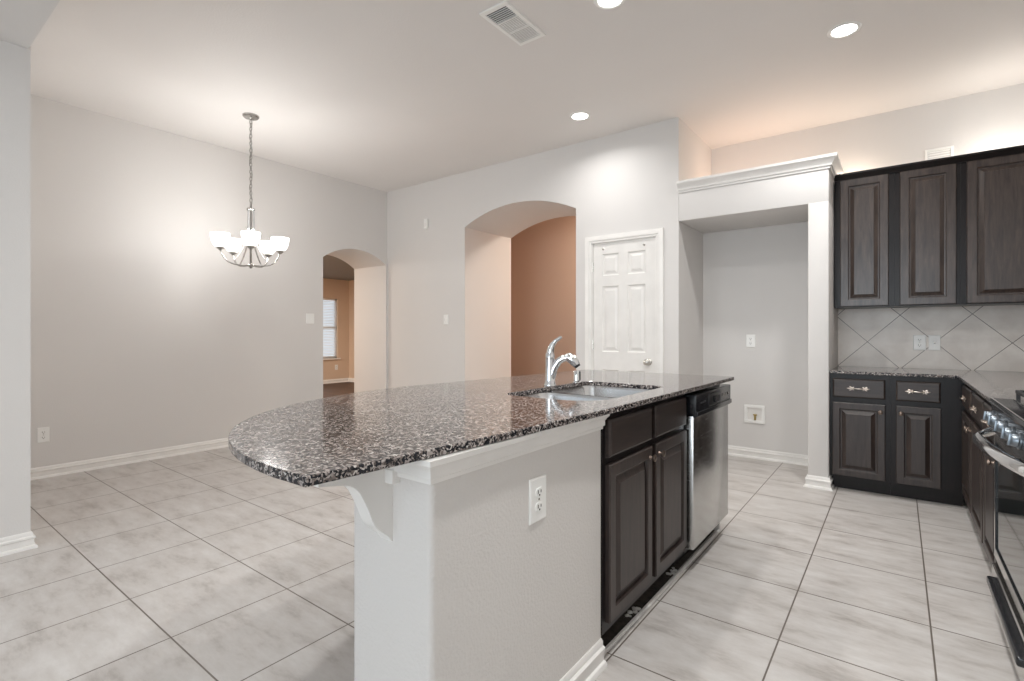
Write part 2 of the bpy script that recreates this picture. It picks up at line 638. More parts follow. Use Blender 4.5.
# room behind the small arch
w = MB((-10.4, 0, 0), (0, 1, 0), (0, 0, 1), (-1, 0, 0))
WY0, WY1, WZ0, WZ1 = 6.05, 6.97, 0.575, 1.945
for y0, y1, z0, z1 in ((2.9, WY0, 0, 2.5), (WY1, 7.4, 0, 2.5), (WY0, WY1, 0, WZ0), (WY0, WY1, WZ1, 2.5)):
    w.box(y0, y1, z0, z1, 0, 0.14)
w.frame()
w.box(-10.4, -6.1, 7.27, 7.4, 0, 2.5)
w.box(-10.4, -6.19, 2.8, 2.9, 0, 2.5)
w.box(-6.19, -6.1, 5.3, 7.3, 0, 2.5)
struct(w.build('wall_far', M['beige']), 'warm beige wall of the far room around its window', 'wall')
c = MB().box(-10.5, -6.19, 2.8, 7.4, 2.40, 2.5)
struct(c.build('ceiling_far', M['ceiling_shade']), 'far room ceiling with its shade painted in as dark grey', 'ceiling')

# ------------------------------------------------------------------ skirting and mouldings
BASE = [(0, 0), (0.026, 0), (0.026, 0.008), (0.021, 0.016), (0.013, 0.019), (0.013, 0.050), (0.018, 0.055), (0.018, 0.064), (0.009, 0.069), (0.009, 0.082), (0.004, 0.090), (0, 0.090)]
s = MB().sweep([(XL, 0.62), (XL, A0), (XL - 0.7, A0)], BASE)
struct(s.build('baseboard_left', M['trim'], smooth=True), 'white baseboard along the dining wall', 'baseboard')
s = MB().sweep([(XL, YB), (B0, YB), (B0, YB + 0.89)], BASE)
s.sweep([(B1, YB + 0.89), (B1, YB), (-2.46, YB)], BASE)
s.sweep([(-1.66, YB), (-1.53, YB), (-1.53, YK)], BASE)
struct(s.build('baseboard_back', M['trim'], smooth=True), 'white baseboard along the arch wall', 'baseboard')
s = MB().sweep([(-1.53, YK), (-0.545, YK)], BASE)
struct(s.build('baseboard_alcove', M['trim'], smooth=True), 'white baseboard at the back of the fridge alcove', 'baseboard')
s = MB().sweep([(-0.545, YK - 0.02), (-0.545, YB), (-0.41, YB), (-0.41, 4.535)], BASE)
struct(s.build('baseboard_pier', M['trim'], smooth=True), 'white baseboard round the foot of the pier', 'baseboard')
s = MB().sweep([(-5.40, 0.10), (-3.742, 0.10), (-3.742, 0.612), (-5.40, 0.612)], BASE)
struct(s.build('baseboard_column', M['trim'], smooth=True), 'white baseboard round the wall end at the left', 'baseboard')
s = MB().sweep([(-10.4, 2.95), (-10.4, 7.27), (-6.2, 7.27)], BASE)
struct(s.build('baseboard_far', M['trim'], smooth=True))
s = MB().sweep([(-5.4, 6.5), (-1.6, 6.5)], BASE)
struct(s.build('baseboard_hall', M['trim'], smooth=True))
CROWN = [(0, 2.385), (0.010, 2.385), (0.012, 2.400), (0.022, 2.404), (0.024, 2.416), (0.030, 2.424), (0.046, 2.446), (0.056, 2.456),
         (0.058, 2.476), (0, 2.476)]
s = MB().sweep([(-1.529, YB), (-0.41, YB), (-0.41, YK - 0.06)], CROWN)
s.box(-1.529, -0.41, YB, YK, 2.42, 2.472)
struct(s.build('trim_1', M['trim'], smooth=True), 'white crown moulding capping the box-out over the fridge alcove', 'moulding')

# ------------------------------------------------------------------ pantry door
t = 0.020
dy = YB + 0.028
slab = MB((-2.369, dy, 0.012), (1, 0, 0), (0, 0, 1), (0, -1, 0))
DW_, DH_ = 0.627, 2.018
slab.box(0, DW_, 0, DH_, -0.020, 0.006)
cols = [(0.095, 0.270), (0.357, 0.532)]
rows = [(0.22, 0.80), (0.97, 1.60), (1.70, 1.91)]
ed = [0, 0.095, 0.270, 0.357, 0.532, DW_]
for a, b2 in ((0, 0.095), (0.270, 0.357), (0.532, DW_)):
    slab.box(a, b2, 0, DH_, 0.006, t)
for z0, z1 in ((0, 0.22), (0.80, 0.97), (1.60, 1.70), (1.91, DH_)):
    for a, b2 in cols:
        slab.box(a, b2, z0, z1, 0.006, t)
for a, b2 in cols:
    for z0, z1 in rows:
        slab.nested(a, b2, z0, z1, [(0, t), (0.010, t - 0.010), (0.022, t - 0.010), (0.045, t - 0.002)])
door = struct(slab.build('door_1', M['door']), 'white six panel pantry door right of the tall arch', 'door')
k = MB((-1.808, dy - t, 0.898), (1, 0, 0), (0, 0, 1), (0, -1, 0))
k.lathe([(0.033, 0), (0.033, 0.004), (0.028, 0.008), (0.012, 0.012), (0.011, 0.028), (0.020, 0.034), (0.028, 0.046), (0.027, 0.058), (0.016, 0.066), (0, 0.067)])
lab(k.build('door_knob', M['nickel'], door, True), 'round brushed nickel knob')
for z in (0.22, 1.05, 1.80):
    hg = MB((-2.3715, dy - 0.020, z), (1, 0, 0), (0, 0, 1), (0, -1, 0))
    hg.box(-0.006, 0.006, -0.045, 0.045, -0.002, 0.003).tube([(0, -0.047, 0.004), (0, 0.047, 0.004)], 0.005, 8)
    hg.build('hinge', M['nickel'], door)
for x in (-2.262, -1.848):
    hk = MB((x, dy - t, 1.968), (1, 0, 0), (0, 0, 1), (0, -1, 0))
    hk.lathe([(0.010, 0), (0.010, 0.003), (0.005, 0.006), (0.004, 0.016), (0.007, 0.020), (0, 0.021)], 12)
    hk.build('hook', M['nickel'], door, True)
cs = MB((0, YB, 0), (1, 0, 0), (0, 0, 1), (0, -1, 0))
CAS = [(0.0, 0.0), (0.0, 0.010), (0.018, 0.012), (0.022, 0.017), (0.050, 0.020), (0.060, 0.016), (0.066, 0.016), (0.066, 0)]
# casing: run round the opening (mitred) - profile offset is outward from the opening
cm = MB((0, YB, 0), (1, 0, 0), (0, 0, 1), (0, -1, 0))
rings = []
for (x, z, sx, sz) in ((D0, 0.0, -1, 0), (D0, DZ - 0.012, -1, 1), (D1, DZ - 0.012, 1, 1), (D1, 0.0, 1, 0)):
    rings.append([cm.P(x + sx * a * 1.0 + (0.008 if sx < 0 else -0.008), z + sz * a, d) for a, d in CAS])
for i in range(3):
    for j in range(len(CAS)):
        cm.face([rings[i][j], rings[i][(j + 1) % len(CAS)], rings[i + 1][(j + 1) % len(CAS)], rings[i + 1][j]])
cm.box(D0 - 0.001, D0 + 0.020, 0, DZ, -0.11, 0.002).box(D1 - 0.020, D1 + 0.001, 0, DZ, -0.11, 0.002)
cm.box(D0, D1, DZ - 0.014, DZ + 0.001, -0.11, 0.002)
cm.box(D0 + 0.015, D1 - 0.015, 0, DZ, -0.11, -0.095)
struct(cm.build('trim_2', M['trim'], smooth=True), 'white casing round the pantry door', 'door casing')

# ------------------------------------------------------------------ far window with blinds
wn = MB((-10.4, 0, 0), (0, 1, 0), (0, 0, 1), (1, 0, 0))
for y0, y1, z0, z1 in ((WY0, WY1, WZ1 - 0.04, WZ1), (WY0, WY1, WZ0, WZ0 + 0.05), (WY0, WY0 + 0.04, WZ0, WZ1), (WY1 - 0.04, WY1, WZ0, WZ1),
                       (WY0, WY1, 1.25, 1.30)):
    wn.box(y0, y1, z0, z1, -0.10, -0.05)
wn.box(WY0 - 0.05, WY1 + 0.05, WZ0 - 0.03, WZ0, -0.10, 0.04)
win = struct(wn.build('window_1', M['trim']), 'bright window with white blinds in the room beyond the small arch', 'window')
bl = MB((-10.4, 0, 0), (0, 1, 0), (0, 0, 1), (1, 0, 0))
z = WZ0 + 0.03
while z < WZ1 - 0.05:
    bl.frame((-10.4, 0, z), (0, 1, 0), (0, 0, 0.8), (0.6, 0, 0.0))
    bl.box(WY0 + 0.02, WY1 - 0.02, 0, 0.03, -0.045, -0.043)
    z += 0.036
lab(bl.build('window_blind', M['blind'], win), 'white horizontal slat blind')
gl = MB().box(-10.49, -10.486, WY0 + 0.03, WY1 - 0.03, WZ0 + 0.03, WZ1 - 0.03)
m, nt, b = new_mat('window_glass')
b.inputs['Transmission Weight'].default_value = 1
b.inputs['Roughness'].default_value = 0
b.inputs['IOR'].default_value = 1.02
gl.build('window_pane', m, win)

# ------------------------------------------------------------------ island: half wall, crown, corbel
island = thing('kitchen_island', (-1.1, 1.9, 0), 'long island base with a grey half wall end carrying the granite worktop', 'kitchen island')
IX0, IX1, IY0, IY1, IYE = -1.128, -0.835, 0.797, 1.615, 3.135
hw = MB()
br_ = 0.016
cor = [(IX0, IY1 - 0.0005), (IX0, IY0 + br_)] + [(IX0 + br_ - br_ * math.cos(a), IY0 + br_ - br_ * math.sin(a)) for a in (0.4, 0.8, 1.2)] + [(IX0 + br_, IY0)]
cor += [(IX1 - br_, IY0)] + [(IX1 - br_ + br_ * math.sin(a), IY0 + br_ - br_ * math.cos(a)) for a in (0.4, 0.8, 1.2)] + [(IX1, IY0 + br_), (IX1, IY1 - 0.0005)]
hw.prism(cor, 0, 0.889)
hw.build('half_wall', M['island_wall'], island, True)
bw = MB().box(-1.45, -1.40, IY1, IYE, 0, 0.889)
bw.box(-1.45, IX0 - 0.0005, IY1 - 0.02, IY1, 0, 0.889).box(-1.45, -0.84, IYE - 0.022, IYE, 0, 0.885)
bw.build('back_panel', M['island_wall'], island)
ICR = [(0, 0.828), (0.008, 0.828), (0.010, 0.838), (0.017, 0.842), (0.017, 0.858), (0.024, 0.868), (0.034, 0.876), (0.036, 0.889), (0, 0.889)]
cr = MB().sweep([(-0.962, IY0), (IX1, IY0), (IX1, IY1)], ICR)
lab(cr.build('crown_moulding', M['trim'], island, True), 'white stepped moulding under the granite')
bb = MB().sweep([(-1.45, IY1 - 0.02), (IX0, IY1 - 0.02), (IX0, IY0), (IX1, IY0), (IX1, IY1)], BASE)
bb.sweep([(-0.85, IYE), (-1.45, IYE), (-1.45, IY1 - 0.02)], BASE)
lab(bb.build('baseboard', M['trim'], island, True), 'white baseboard at the foot of the half wall')
co = MB((-0.965, 0, 0), (0, 1, 0), (0, 0, 1), (-1, 0, 0))
prof = [(IY0, 0.888), (0.600, 0.888), (0.600, 0.843), (0.652, 0.834), (0.676, 0.828), (0.692, 0.818), (0.704, 0.804), (0.714, 0.786), (0.724, 0.766),
        (0.731, 0.750), (0.738, 0.732), (0.746, 0.717), (0.757, 0.704), (0.770, 0.693), (0.784, 0.682), (IY0, 0.664)]
co.prism(prof, 0, 0.045)
cb = co.build('corbel', M['trim'], island, True, 30)
lab(cb, 'white scrolled corbel under the worktop overhang')
cp = MB().box(-0.975, -0.938, IY0 - 0.024, IY0, 0.812, 0.845, 0.002)
cp.build('corbel_cap', M['trim'], cb)

# ------------------------------------------------------------------ island worktop with the sink cut-out
GT, GB = 0.910, 0.890


def rounded(x0, x1, y0, y1, rr, k=6):
    rr = rr if isinstance(rr, (list, tuple)) else [rr] * 4
    out = []
    for (cx, cy, sx, sy, r, a0) in ((x1, y0, -1, 1, rr[0], -PI / 2), (x1, y1, -1, -1, rr[1], 0), (x0, y1, 1, -1, rr[2], PI / 2), (x0, y0, 1, 1, rr[3], PI)):
        for i in range(k + 1):
            a = a0 + PI / 2 * i / k
            out.append((cx + sx * r + r * math.cos(a), cy + sy * r + r * math.sin(a)))
    return out


def bez(p, k):
    p0, p1, p2, p3 = [Vector(q) for q in p]
    return [tuple(p0 * (1 - t) ** 3 + p1 * 3 * t * (1 - t) ** 2 + p2 * 3 * t * t * (1 - t) + p3 * t ** 3) for t in [i / k for i in range(k + 1)]]


def slab_with_hole(name, mat, outer, holes, z0, z1, parent=None, bev=0.003):
    bm = bmesh.new()

    def loop(pts):
        vs = [bm.verts.new((x, y, z1)) for x, y in pts]
        return [bm.edges.new((vs[i], vs[(i + 1) % len(vs)])) for i in range(len(vs))]
    es = loop(outer)
    for hh in holes:
        es += loop(hh)
    bmesh.ops.triangle_fill(bm, use_beauty=True, use_dissolve=False, edges=es)
    for fc in bm.faces:
        if fc.normal.z < 0:
            fc.normal_flip()
    top = list(bm.faces)
    r = bmesh.ops.extrude_face_region(bm, geom=top)
    # the extruded copy is the top, the originals become the bottom
    newv = [g for g in r['geom'] if isinstance(g, bmesh.types.BMVert)]
    newset = set(newv)
    for v in bm.verts:
        if v not in newset:
            v.co.z = z0
    if not any(len(fc.verts) == 3 and all(v not in newset for v in fc.verts) for fc in bm.faces):
        low = [v for v in bm.verts if v not in newset]
    bmesh.ops.recalc_face_normals(bm, faces=bm.faces)
    me = bpy.data.meshes.new(name)
    bm.to_mesh(me)
    bm.free()
    o = bpy.data.objects.new(name, me)
    me.materials.append(mat)
    C.objects.link(o)
    if bev:
        md = o.modifiers.new('bevel', 'BEVEL')
        md.width = bev
        md.segments = 2
        md.limit_method = 'ANGLE'
        md.angle_limit = math.radians(40)
    if parent:
        o.parent = parent
        o.location = -ORG[parent.name]
    return o


outer = [(-0.840, 0.497), (-0.802, 1.0), (-0.779, 1.55), (-0.765, 2.3), (-0.757, 3.120), (-0.764, 3.132)]
outer += [(-1.66, 3.125), (-1.70, 3.112), (-1.735, 3.08), (-1.745, 3.04)]
outer += [(-1.80, 2.3)]
outer += bez([(-1.875, 1.60), (-1.865, 1.05), (-1.60, 0.515), (-0.95, 0.494)], 28)
SX0, SX1, SY0, SY1 = -1.315, -0.885, 1.655, 2.375
hole = rounded(SX0, SX1, SY0, SY1, [0.16, 0.05, 0.05, 0.06])
top = slab_with_hole('island_countertop', M['granite'], outer, [hole], GT - 0.02, GT)
tag(top, 'speckled grey granite island worktop with a rounded end and sink cut-out', 'countertop')

# undermount double sink
sink = thing('kitchen_sink', (-1.1, 2.0, 0.69), 'stainless steel double bowl sink set under the island granite', 'sink')


def bowl(x0, x1, y0, y1, zt, zb, rr):
    b_ = MB()
    rings = []
    for (ins, z, rad) in ((-0.02, zt, rr + 0.02), (0.0, zt, rr), (0.004, zt - 0.012, rr), (0.014, zb + 0.03, rr), (0.028, zb + 0.008, rr * 0.9), (0.05, zb, rr * 0.8)):
        rings.append([b_.P(x, y, z) for x, y in rounded(x0 + ins, x1 - ins, y0 + ins, y1 - ins, max(rad, 0.01))])
    for A, B in zip(rings, rings[1:]):
        for i in range(len(A)):
            b_.face([A[i], A[(i + 1) % len(A)], B[(i + 1) % len(B)], B[i]])
    b_.face(rings[-1])
    return b_


YD = 1.985
bowl(SX0 + 0.004, SX1 - 0.004, SY0 + 0.004, YD - 0.012, GB - 0.001, 0.70, 0.05).build('basin', M['sink_steel'], sink, True)
bowl(SX0 + 0.004, SX1 - 0.004, YD + 0.012, SY1 - 0.004, GB - 0.001, 0.72, 0.05).build('basin', M['sink_steel'], sink, True)
dv = MB().box(SX0 + 0.03, SX1 - 0.03, YD - 0.014, YD + 0.014, 0.845, GB - 0.002, 0.010, 3)
dv.build('divider', M['sink_steel'], sink, True)
for y in (1.82, 2.18):
    dr = MB((-1.1, y, 0.7205 if y > 2 else 0.7005)).lathe([(0.045, 0), (0.043, 0.003), (0.030, 0.001), (0.0, 0.001)], 20)
    dr.build('drain', M['chrome'], sink, True)

# faucet
fx, fy = -1.352, 2.085
fc = thing('kitchen_faucet', (fx, fy, GT), 'chrome pull-out faucet with a raised lever behind the island sink', 'faucet')
b_ = MB((fx, fy, GT)).lathe([(0.030, 0), (0.030, 0.004), (0.026, 0.010), (0.0235, 0.03), (0.0225, 0.09), (0.0235, 0.128), (0.0195, 0.131), (0.0195, 0.134), (0.0235, 0.136), (0.022, 0.150), (0.014, 0.166), (0, 0.170)], 24)
b_.build('faucet_body', M['chrome'], fc, True, 50)
dx, dyv = 0.94, 0.34
sp = [(0.004, 0.035), (0.020, 0.085), (0.042, 0.118), (0.064, 0.132), (0.088, 0.136)]
b_ = MB((fx, fy, GT)).tube([(dx * r_, dyv * r_, zz) for r_, zz in sp], [0.021, 0.019, 0.018, 0.0175, 0.017], 16)
b_.build('spout', M['chrome'], fc, True, 60)
sp = [(0.080, 0.1365), (0.092, 0.137), (0.106, 0.130), (0.122, 0.113), (0.131, 0.100)]
b_ = MB((fx, fy, GT)).tube([(dx * r_, dyv * r_, zz) for r_, zz in sp], [0.019, 0.023, 0.024, 0.022, 0.018], 16)
sh = b_.build('spray_head', M['chrome'], fc, True, 60)
b_ = MB((fx, fy, GT)).tube([(dx * r_, dyv * r_, zz) for r_, zz in ((0.1295, 0.102), (0.137, 0.092))], [0.0165, 0.014], 14)
lab(b_.build('spray_nozzle', M['black'], sh, True), 'black spray nozzle')
lv = [(0.0, 0.150), (0.003, 0.175), (0.012, 0.198), (0.028, 0.217), (0.050, 0.232), (0.058, 0.235)]
b_ = MB((fx, fy, GT)).tube([(dx * r_, dyv * r_, zz) for r_, zz in lv], [0.0195, 0.017, 0.0135, 0.010, 0.0085, 0.005], 14)
b_.build('lever', M['chrome'], fc, True, 60)

sd = thing('air_gap_cap', (-1.312, 2.275, GT), 'small chrome air gap cap on the granite right of the faucet', 'air gap')
MB((-1.312, 2.275, GT)).lathe([(0.022, 0), (0.022, 0.004), (0.0175, 0.007), (0.0165, 0.056), (0.013, 0.063), (0, 0.064)], 18).build('cap', M['chrome'], sd, True)
MB((-1.312, 2.275, GT), (0.95, 0.31, 0), (-0.31, 0.95, 0)).box(0.012, 0.0185, -0.010, 0.010, 0.012, 0.058, 0.002).build('vent_slot', M['black'], sd)

# ------------------------------------------------------------------ cabinets


def door_panel(u0, u1, v0, v1, o, u, v, n, t=0.020, stile=0.052):
    d = MB(o, u, v, n)
    d.nested(u0, u1, v0, v1, [(0, 0), (0, t - 0.004), (0.004, t), (stile - 0.008, t), (stile - 0.004, t - 0.003), (stile - 0.002, t - 0.0125), (stile + 0.006, t - 0.0130),
                              (stile + 0.030, t - 0.002), (stile + 0.031, t)])
    d.face([d.P(u0, v0, 0), d.P(u0, v1, 0), d.P(u1, v1, 0), d.P(u1, v0, 0)])
    return d


def drawer_panel(u0, u1, v0, v1, o, u, v, n, t=0.020):
    d = MB(o, u, v, n)
    d.nested(u0, u1, v0, v1, [(0, 0), (0, t - 0.007), (0.003, t - 0.004), (0.010, t)])
    d.face([d.P(u0, v0, 0), d.P(u0, v1, 0), d.P(u1, v1, 0), d.P(u1, v0, 0)])
    return d


def knob(a, b_, o, u, v, n, parent, t=0.020, mat='bronze'):
    k_ = MB(Vector(o) + Vector(u) * a + Vector(v) * b_ + Vector(n) * t, u, v, n)
    k_.lathe([(0.009, 0), (0.008, 0.003), (0.0055, 0.006), (0.0055, 0.012), (0.011, 0.015), (0.0145, 0.019), (0.0140, 0.024), (0.008, 0.027), (0, 0.0275)], 16)
    return k_.build('knob', M[mat], parent, True, 45)


def twig_pull(a, b_, o, u, v, n, parent, t=0.020):
    """bar pull with a leafy spray at each end"""
    p = MB(Vector(o) + Vector(u) * a + Vector(v) * b_ + Vector(n) * t, u, v, n)
    p.tube([(-0.036, 0, 0.004), (-0.030, 0, 0.018), (-0.012, 0.001, 0.024), (0.012, -0.001, 0.024), (0.030, 0, 0.018), (0.036, 0, 0.004)], 0.0035, 8)
    for s_ in (-1, 1):
        p.ball((s_ * 0.036, 0, 0.006), 0.009, 0.008, 0.006, 8)
        for an, ln, wd in ((0, 0.034, 0.006), (0.75, 0.024, 0.006), (-0.75, 0.024, 0.006), (2.2, 0.016, 0.005), (-2.2, 0.016, 0.005)):
            ca, sa = math.cos(an), math.sin(an)
            pts = [(s_ * (0.036 + ca * ln * q), sa * ln * q, 0.006 + 0.004 * math.sin(q * PI)) for q in (0, 0.35, 0.7, 1)]
            p.tube(pts, [0.003, wd, wd * 0.8, 0.001], 6, True, 0.5)
    return p.build('drawer_pull', M['pewter'], parent, True, 60)


def carcass(cab, o, u, v, n, w, depth, z0, z1, opening_rows, stiles, toe=0.07, toe_h=0.10, mat='wood_black'):
    """face frame (bars between openings), sides and top rail, as two parts"""
    bd = MB(o, u, v, n)
    bd.box(0, w, z0, z1, -depth, -0.019)
    bd.build('body', M[mat], cab)
    fr = MB(o, u, v, n)
    fr.box(0, w, z0, z1, -0.0185, 0)
    fr.build('face_frame', M[mat], cab)
    if toe_h:
        tk = MB(o, u, v, n)
        tk.box(0, w, 0, z0, -depth, -toe)
        tk.build('toe_kick', M[mat], cab)


# island sink cabinet: front faces +x
o, u, v, n = (-0.830, 1.6155, 0), (0, 1, 0), (0, 0, 1), (1, 0, 0)
sc = thing('sink_base_cabinet', (-1.1, 2.04, 0), 'black-brown island sink cabinet with two doors and two false drawer fronts', 'cabinet')
W = 0.855
bd = MB(o, u, v, n)                                       # open-topped carcass under the sink
bd.box(0, 0.018, 0.10, 0.888, -0.56, -0.019).box(W - 0.018, W, 0.10, 0.888, -0.56, -0.019).box(0, W, 0.10, 0.118, -0.56, -0.019)
bd.build('body', M['wood_black'], sc)
fr = MB(o, u, v, n)
fr.box(0, W, 0.10, 0.888, -0.0185, 0)
fr.build('face_frame', M['wood_black'], sc)
tk = MB(o, u, v, n).box(0, W, 0, 0.10, -0.12, -0.10)
tk.build('toe_kick', M['black_soft'], sc)
for i, (a, b2) in enumerate(((0.024, 0.412), (0.455, 0.842))):
    d = door_panel(a, b2, 0.136, 0.697, o, u, v, n).build('door', M['wood'], sc)
    knob((b2 - 0.028) if i == 0 else (a + 0.028), 0.655, o, u, v, n, d)
    drawer_panel(a, b2, 0.722, 0.857, o, u, v, n).build('false_drawer_front', M['wood_h'], sc)

# dishwasher
dwx = -0.785
dw = thing('dishwasher', (-1.1, 2.79, 0), 'stainless steel dishwasher with black control panel at the island end', 'dishwasher')
o, u, v, n = (dwx, 2.478, 0), (0, 1, 0), (0, 0, 1), (1, 0, 0)
W = 0.625
MB(o, u, v, n).box(0.004, W, 0.09, 0.872, -0.60, -0.047).build('tub', M['black_soft'], dw)
MB(o, u, v, n).box(0.0, W, 0.116, 0.772, -0.045, 0, 0.004).build('door', M['steel'], dw, True)
cpn = MB(o, u, v, n)
cpn.box(0.0, W, 0.755, 0.868, -0.045, 0.014, 0.006, 3)
cpn.box(0.0, W, 0.762, 0.785, 0.010, 0.020, 0.003, 2)
pan = cpn.build('control_panel', M['black'], dw, True)
MB(o, u, v, n).box(0.19, 0.40, 0.790, 0.850, 0.013, 0.020, 0.006, 2).build('latch_housing', M['black_soft'], pan, True)
hl = MB(o, u, v, n)
hl.prism([(0.25, 0.838), (0.34, 0.838), (0.33, 0.806), (0.26, 0.806)], 0.018, 0.032)
lab(hl.build('latch_handle', M['black'], pan), 'black lift latch')
for a in (0.455, 0.485, 0.515, 0.565):
    MB(o, u, v, n).box(a, a + 0.014, 0.815, 0.830, 0.013, 0.017, 0.002).build('button', M['nickel'], pan)
for a in (0.06, 0.09, 0.12):
    MB(o, u, v, n).box(a, a + 0.018, 0.818, 0.826, 0.013, 0.016, 0.001).build('button', M['black_soft'], pan)
MB(o, u, v, n).box(0.01, W - 0.01, 0.012, 0.088, -0.13, -0.10).build('toe_panel', M['black_soft'], dw)

# bare strip of floor, loose trim strip and crumbs under the fronts
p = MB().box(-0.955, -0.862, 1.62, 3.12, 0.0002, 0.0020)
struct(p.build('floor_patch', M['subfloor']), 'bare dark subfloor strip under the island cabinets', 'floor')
st = MB()
st.sweep([(-0.858, 1.650), (-0.842, 3.110)], [(0, 0.0), (0.012, 0.0), (0.012, 0.005), (0.008, 0.010), (0, 0.011)])
tag(st.build('quarter_round_strip', M['trim']), 'thin white trim strip on the tiles below the island doors', 'trim strip')
for (y, ln, lb) in ((1.98, 0.10, 'crumbled white grout lump on the bare strip below the nearer island door'),
                    (2.44, 0.08, 'crumbled white grout lump on the bare strip at the dishwasher corner')):
    g = MB()
    for i in range(14):
        yy = y + random.uniform(-ln / 2, ln / 2)
        xx = -0.868 + random.uniform(-0.022, 0.004)
        r_ = random.uniform(0.004, 0.010)
        g.ball((xx, yy, 0.002 + r_ * 0.3), r_ * 1.3, r_ * 1.3, r_ * 0.6, 6)
    tag(g.build('grout_lump', M['thinset']), lb, 'grout')

# kitchen run along the back wall: front faces -y
BT = 0.864
o, u, v, n = (-0.405, 4.470, 0), (1, 0, 0), (0, 0, 1), (0, -1, 0)


def base_unit(name, label, o, u, v, n, w, depth, items, toe=0.072, group='base cabinets'):
    cab = thing(name, tuple(Vector(o) + Vector(u) * (w / 2) - Vector(n) * (depth / 2)), label, 'cabinet', group)
    carcass(cab, o, u, v, n, w, depth, 0.10, BT, None, None, toe)
    for it in items:
        kind, a, b2, z0, z1 = it[:5]
        if kind == 'door':
            d = door_panel(a, b2, z0, z1, o, u, v, n).build('door', M['wood'], cab)
            knob(it[5], z1 - 0.050, o, u, v, n, d)
        else:
            d = drawer_panel(a, b2, z0, z1, o, u, v, n).build('drawer', M['wood_h'], cab)
            twig_pull((a + b2) / 2, (z0 + z1) / 2, o, u, v, n, d)
    return cab


base_unit('base_cabinet', 'dark base cabinet beside the white pier, wider drawer over one door', o, u, v, n, 0.3595, 0.64,
          [('drawer', 0.017, 0.332, 0.691, 0.828), ('door', 0.015, 0.332, 0.114, 0.652, 0.305)])
o2 = (-0.045, 4.470, 0)
base_unit('base_cabinet', 'dark base cabinet in the inner corner, narrower drawer over one door', o2, u, v, n, 0.393, 0.64,
          [('drawer', 0.032, 0.272, 0.691, 0.830), ('door', 0.032, 0.274, 0.114, 0.654, 0.060)])
# run towards the camera: front faces -x
XF = 0.348
o, u, v, n = (XF, 4.452, 0), (0, -1, 0), (0, 0, 1), (-1, 0, 0)
base_unit('base_cabinet', 'dark two door base cabinet along the right side between corner and range', o, u, v, n, 1.078, 0.595,
          [('drawer', 0.060, 0.520, 0.695, 0.830), ('drawer', 0.615, 1.066, 0.695, 0.830),
           ('door', 0.060, 0.530, 0.125, 0.660, 0.500), ('door', 0.560, 1.050, 0.125, 0.660, 0.590)])
o = (XF, 3.372, 0)
base_unit('base_cabinet', 'dark narrow base cabinet directly left of the range', o, u, v, n, 0.452, 0.595,
          [('drawer', 0.020, 0.430, 0.695, 0.830), ('door', 0.020, 0.430, 0.125, 0.660, 0.400)])

ct = [(-0.408, 4.435), (0.312, 4.435), (0.312, 2.922), (XR - 0.002, 2.922), (XR - 0.002, YK - 0.010), (-0.408, YK - 0.010)]
top = slab_with_hole('corner_countertop', M['granite'], ct, [], BT + 0.001, BT + 0.021)
tag(top, 'L-shaped speckled granite worktop in the kitchen corner beside the range', 'countertop')

# backsplash
s = MB().box(-0.409, XR, YK - 0.009, YK, BT + 0.021, 1.372)
struct(s.build('wall_backsplash', M['splash']), 'beige diagonal tile backsplash under the upper cabinets', 'backsplash')
s = MB().box(XR - 0.009, XR, 2.2, YK - 0.010, BT + 0.022, 1.372)
struct(s.build('wall_side_backsplash', M['splash']), 'beige tile backsplash on the right wall behind the range', 'backsplash')

# upper cabinets: fronts face -y
UY = 4.762
UB, UT = 1.364, 2.372
for (x0, x1, a, b2, ks, lb) in ((-0.404, -0.024, 0.040, 0.346, 1, 'dark upper cabinet next to the white pier, leftmost of the three'),
                               (-0.0235, 0.350, 0.032, 0.350, -1, 'dark upper cabinet in the middle of the three'),
                               (0.3505, XR - 0.012, 0.030, 0.560, -1, 'dark upper cabinet with the widest door, rightmost of the three')):
    o, u, v, n = (x0, UY, 0), (1, 0, 0), (0, 0, 1), (0, -1, 0)
    cab = thing('upper_cabinet', ((x0 + x1) / 2, UY + 0.17, UB), lb, 'cabinet', 'upper cabinets')
    w_ = x1 - x0
    MB(o, u, v, n).box(0, w_, UB, UT, -0.345, -0.019).build('body', M['wood_black'], cab)
    MB(o, u, v, n).box(0, w_, UB, UT, -0.0185, 0).build('face_frame', M['wood_black'], cab)
    d = door_panel(a, b2, UB + 0.006, UT - 0.012, o, u, v, n, 0.02, 0.060).build('door', M['wood_upper'], cab)
crn = MB().sweep([(-0.404, UY - 0.0005), (XR - 0.012, UY - 0.0005)], [(0, UT - 0.010), (0.014, UT - 0.010), (0.016, UT - 0.004), (0.024, UT + 0.002), (0.036, UT + 0.018), (0.040, UT + 0.022), (0.040, UT + 0.036), (0, UT + 0.036)])
tag(crn.build('cabinet_crown', M['wood_black'], None, True), 'dark crown rail along the top of the upper cabinets', 'crown moulding')

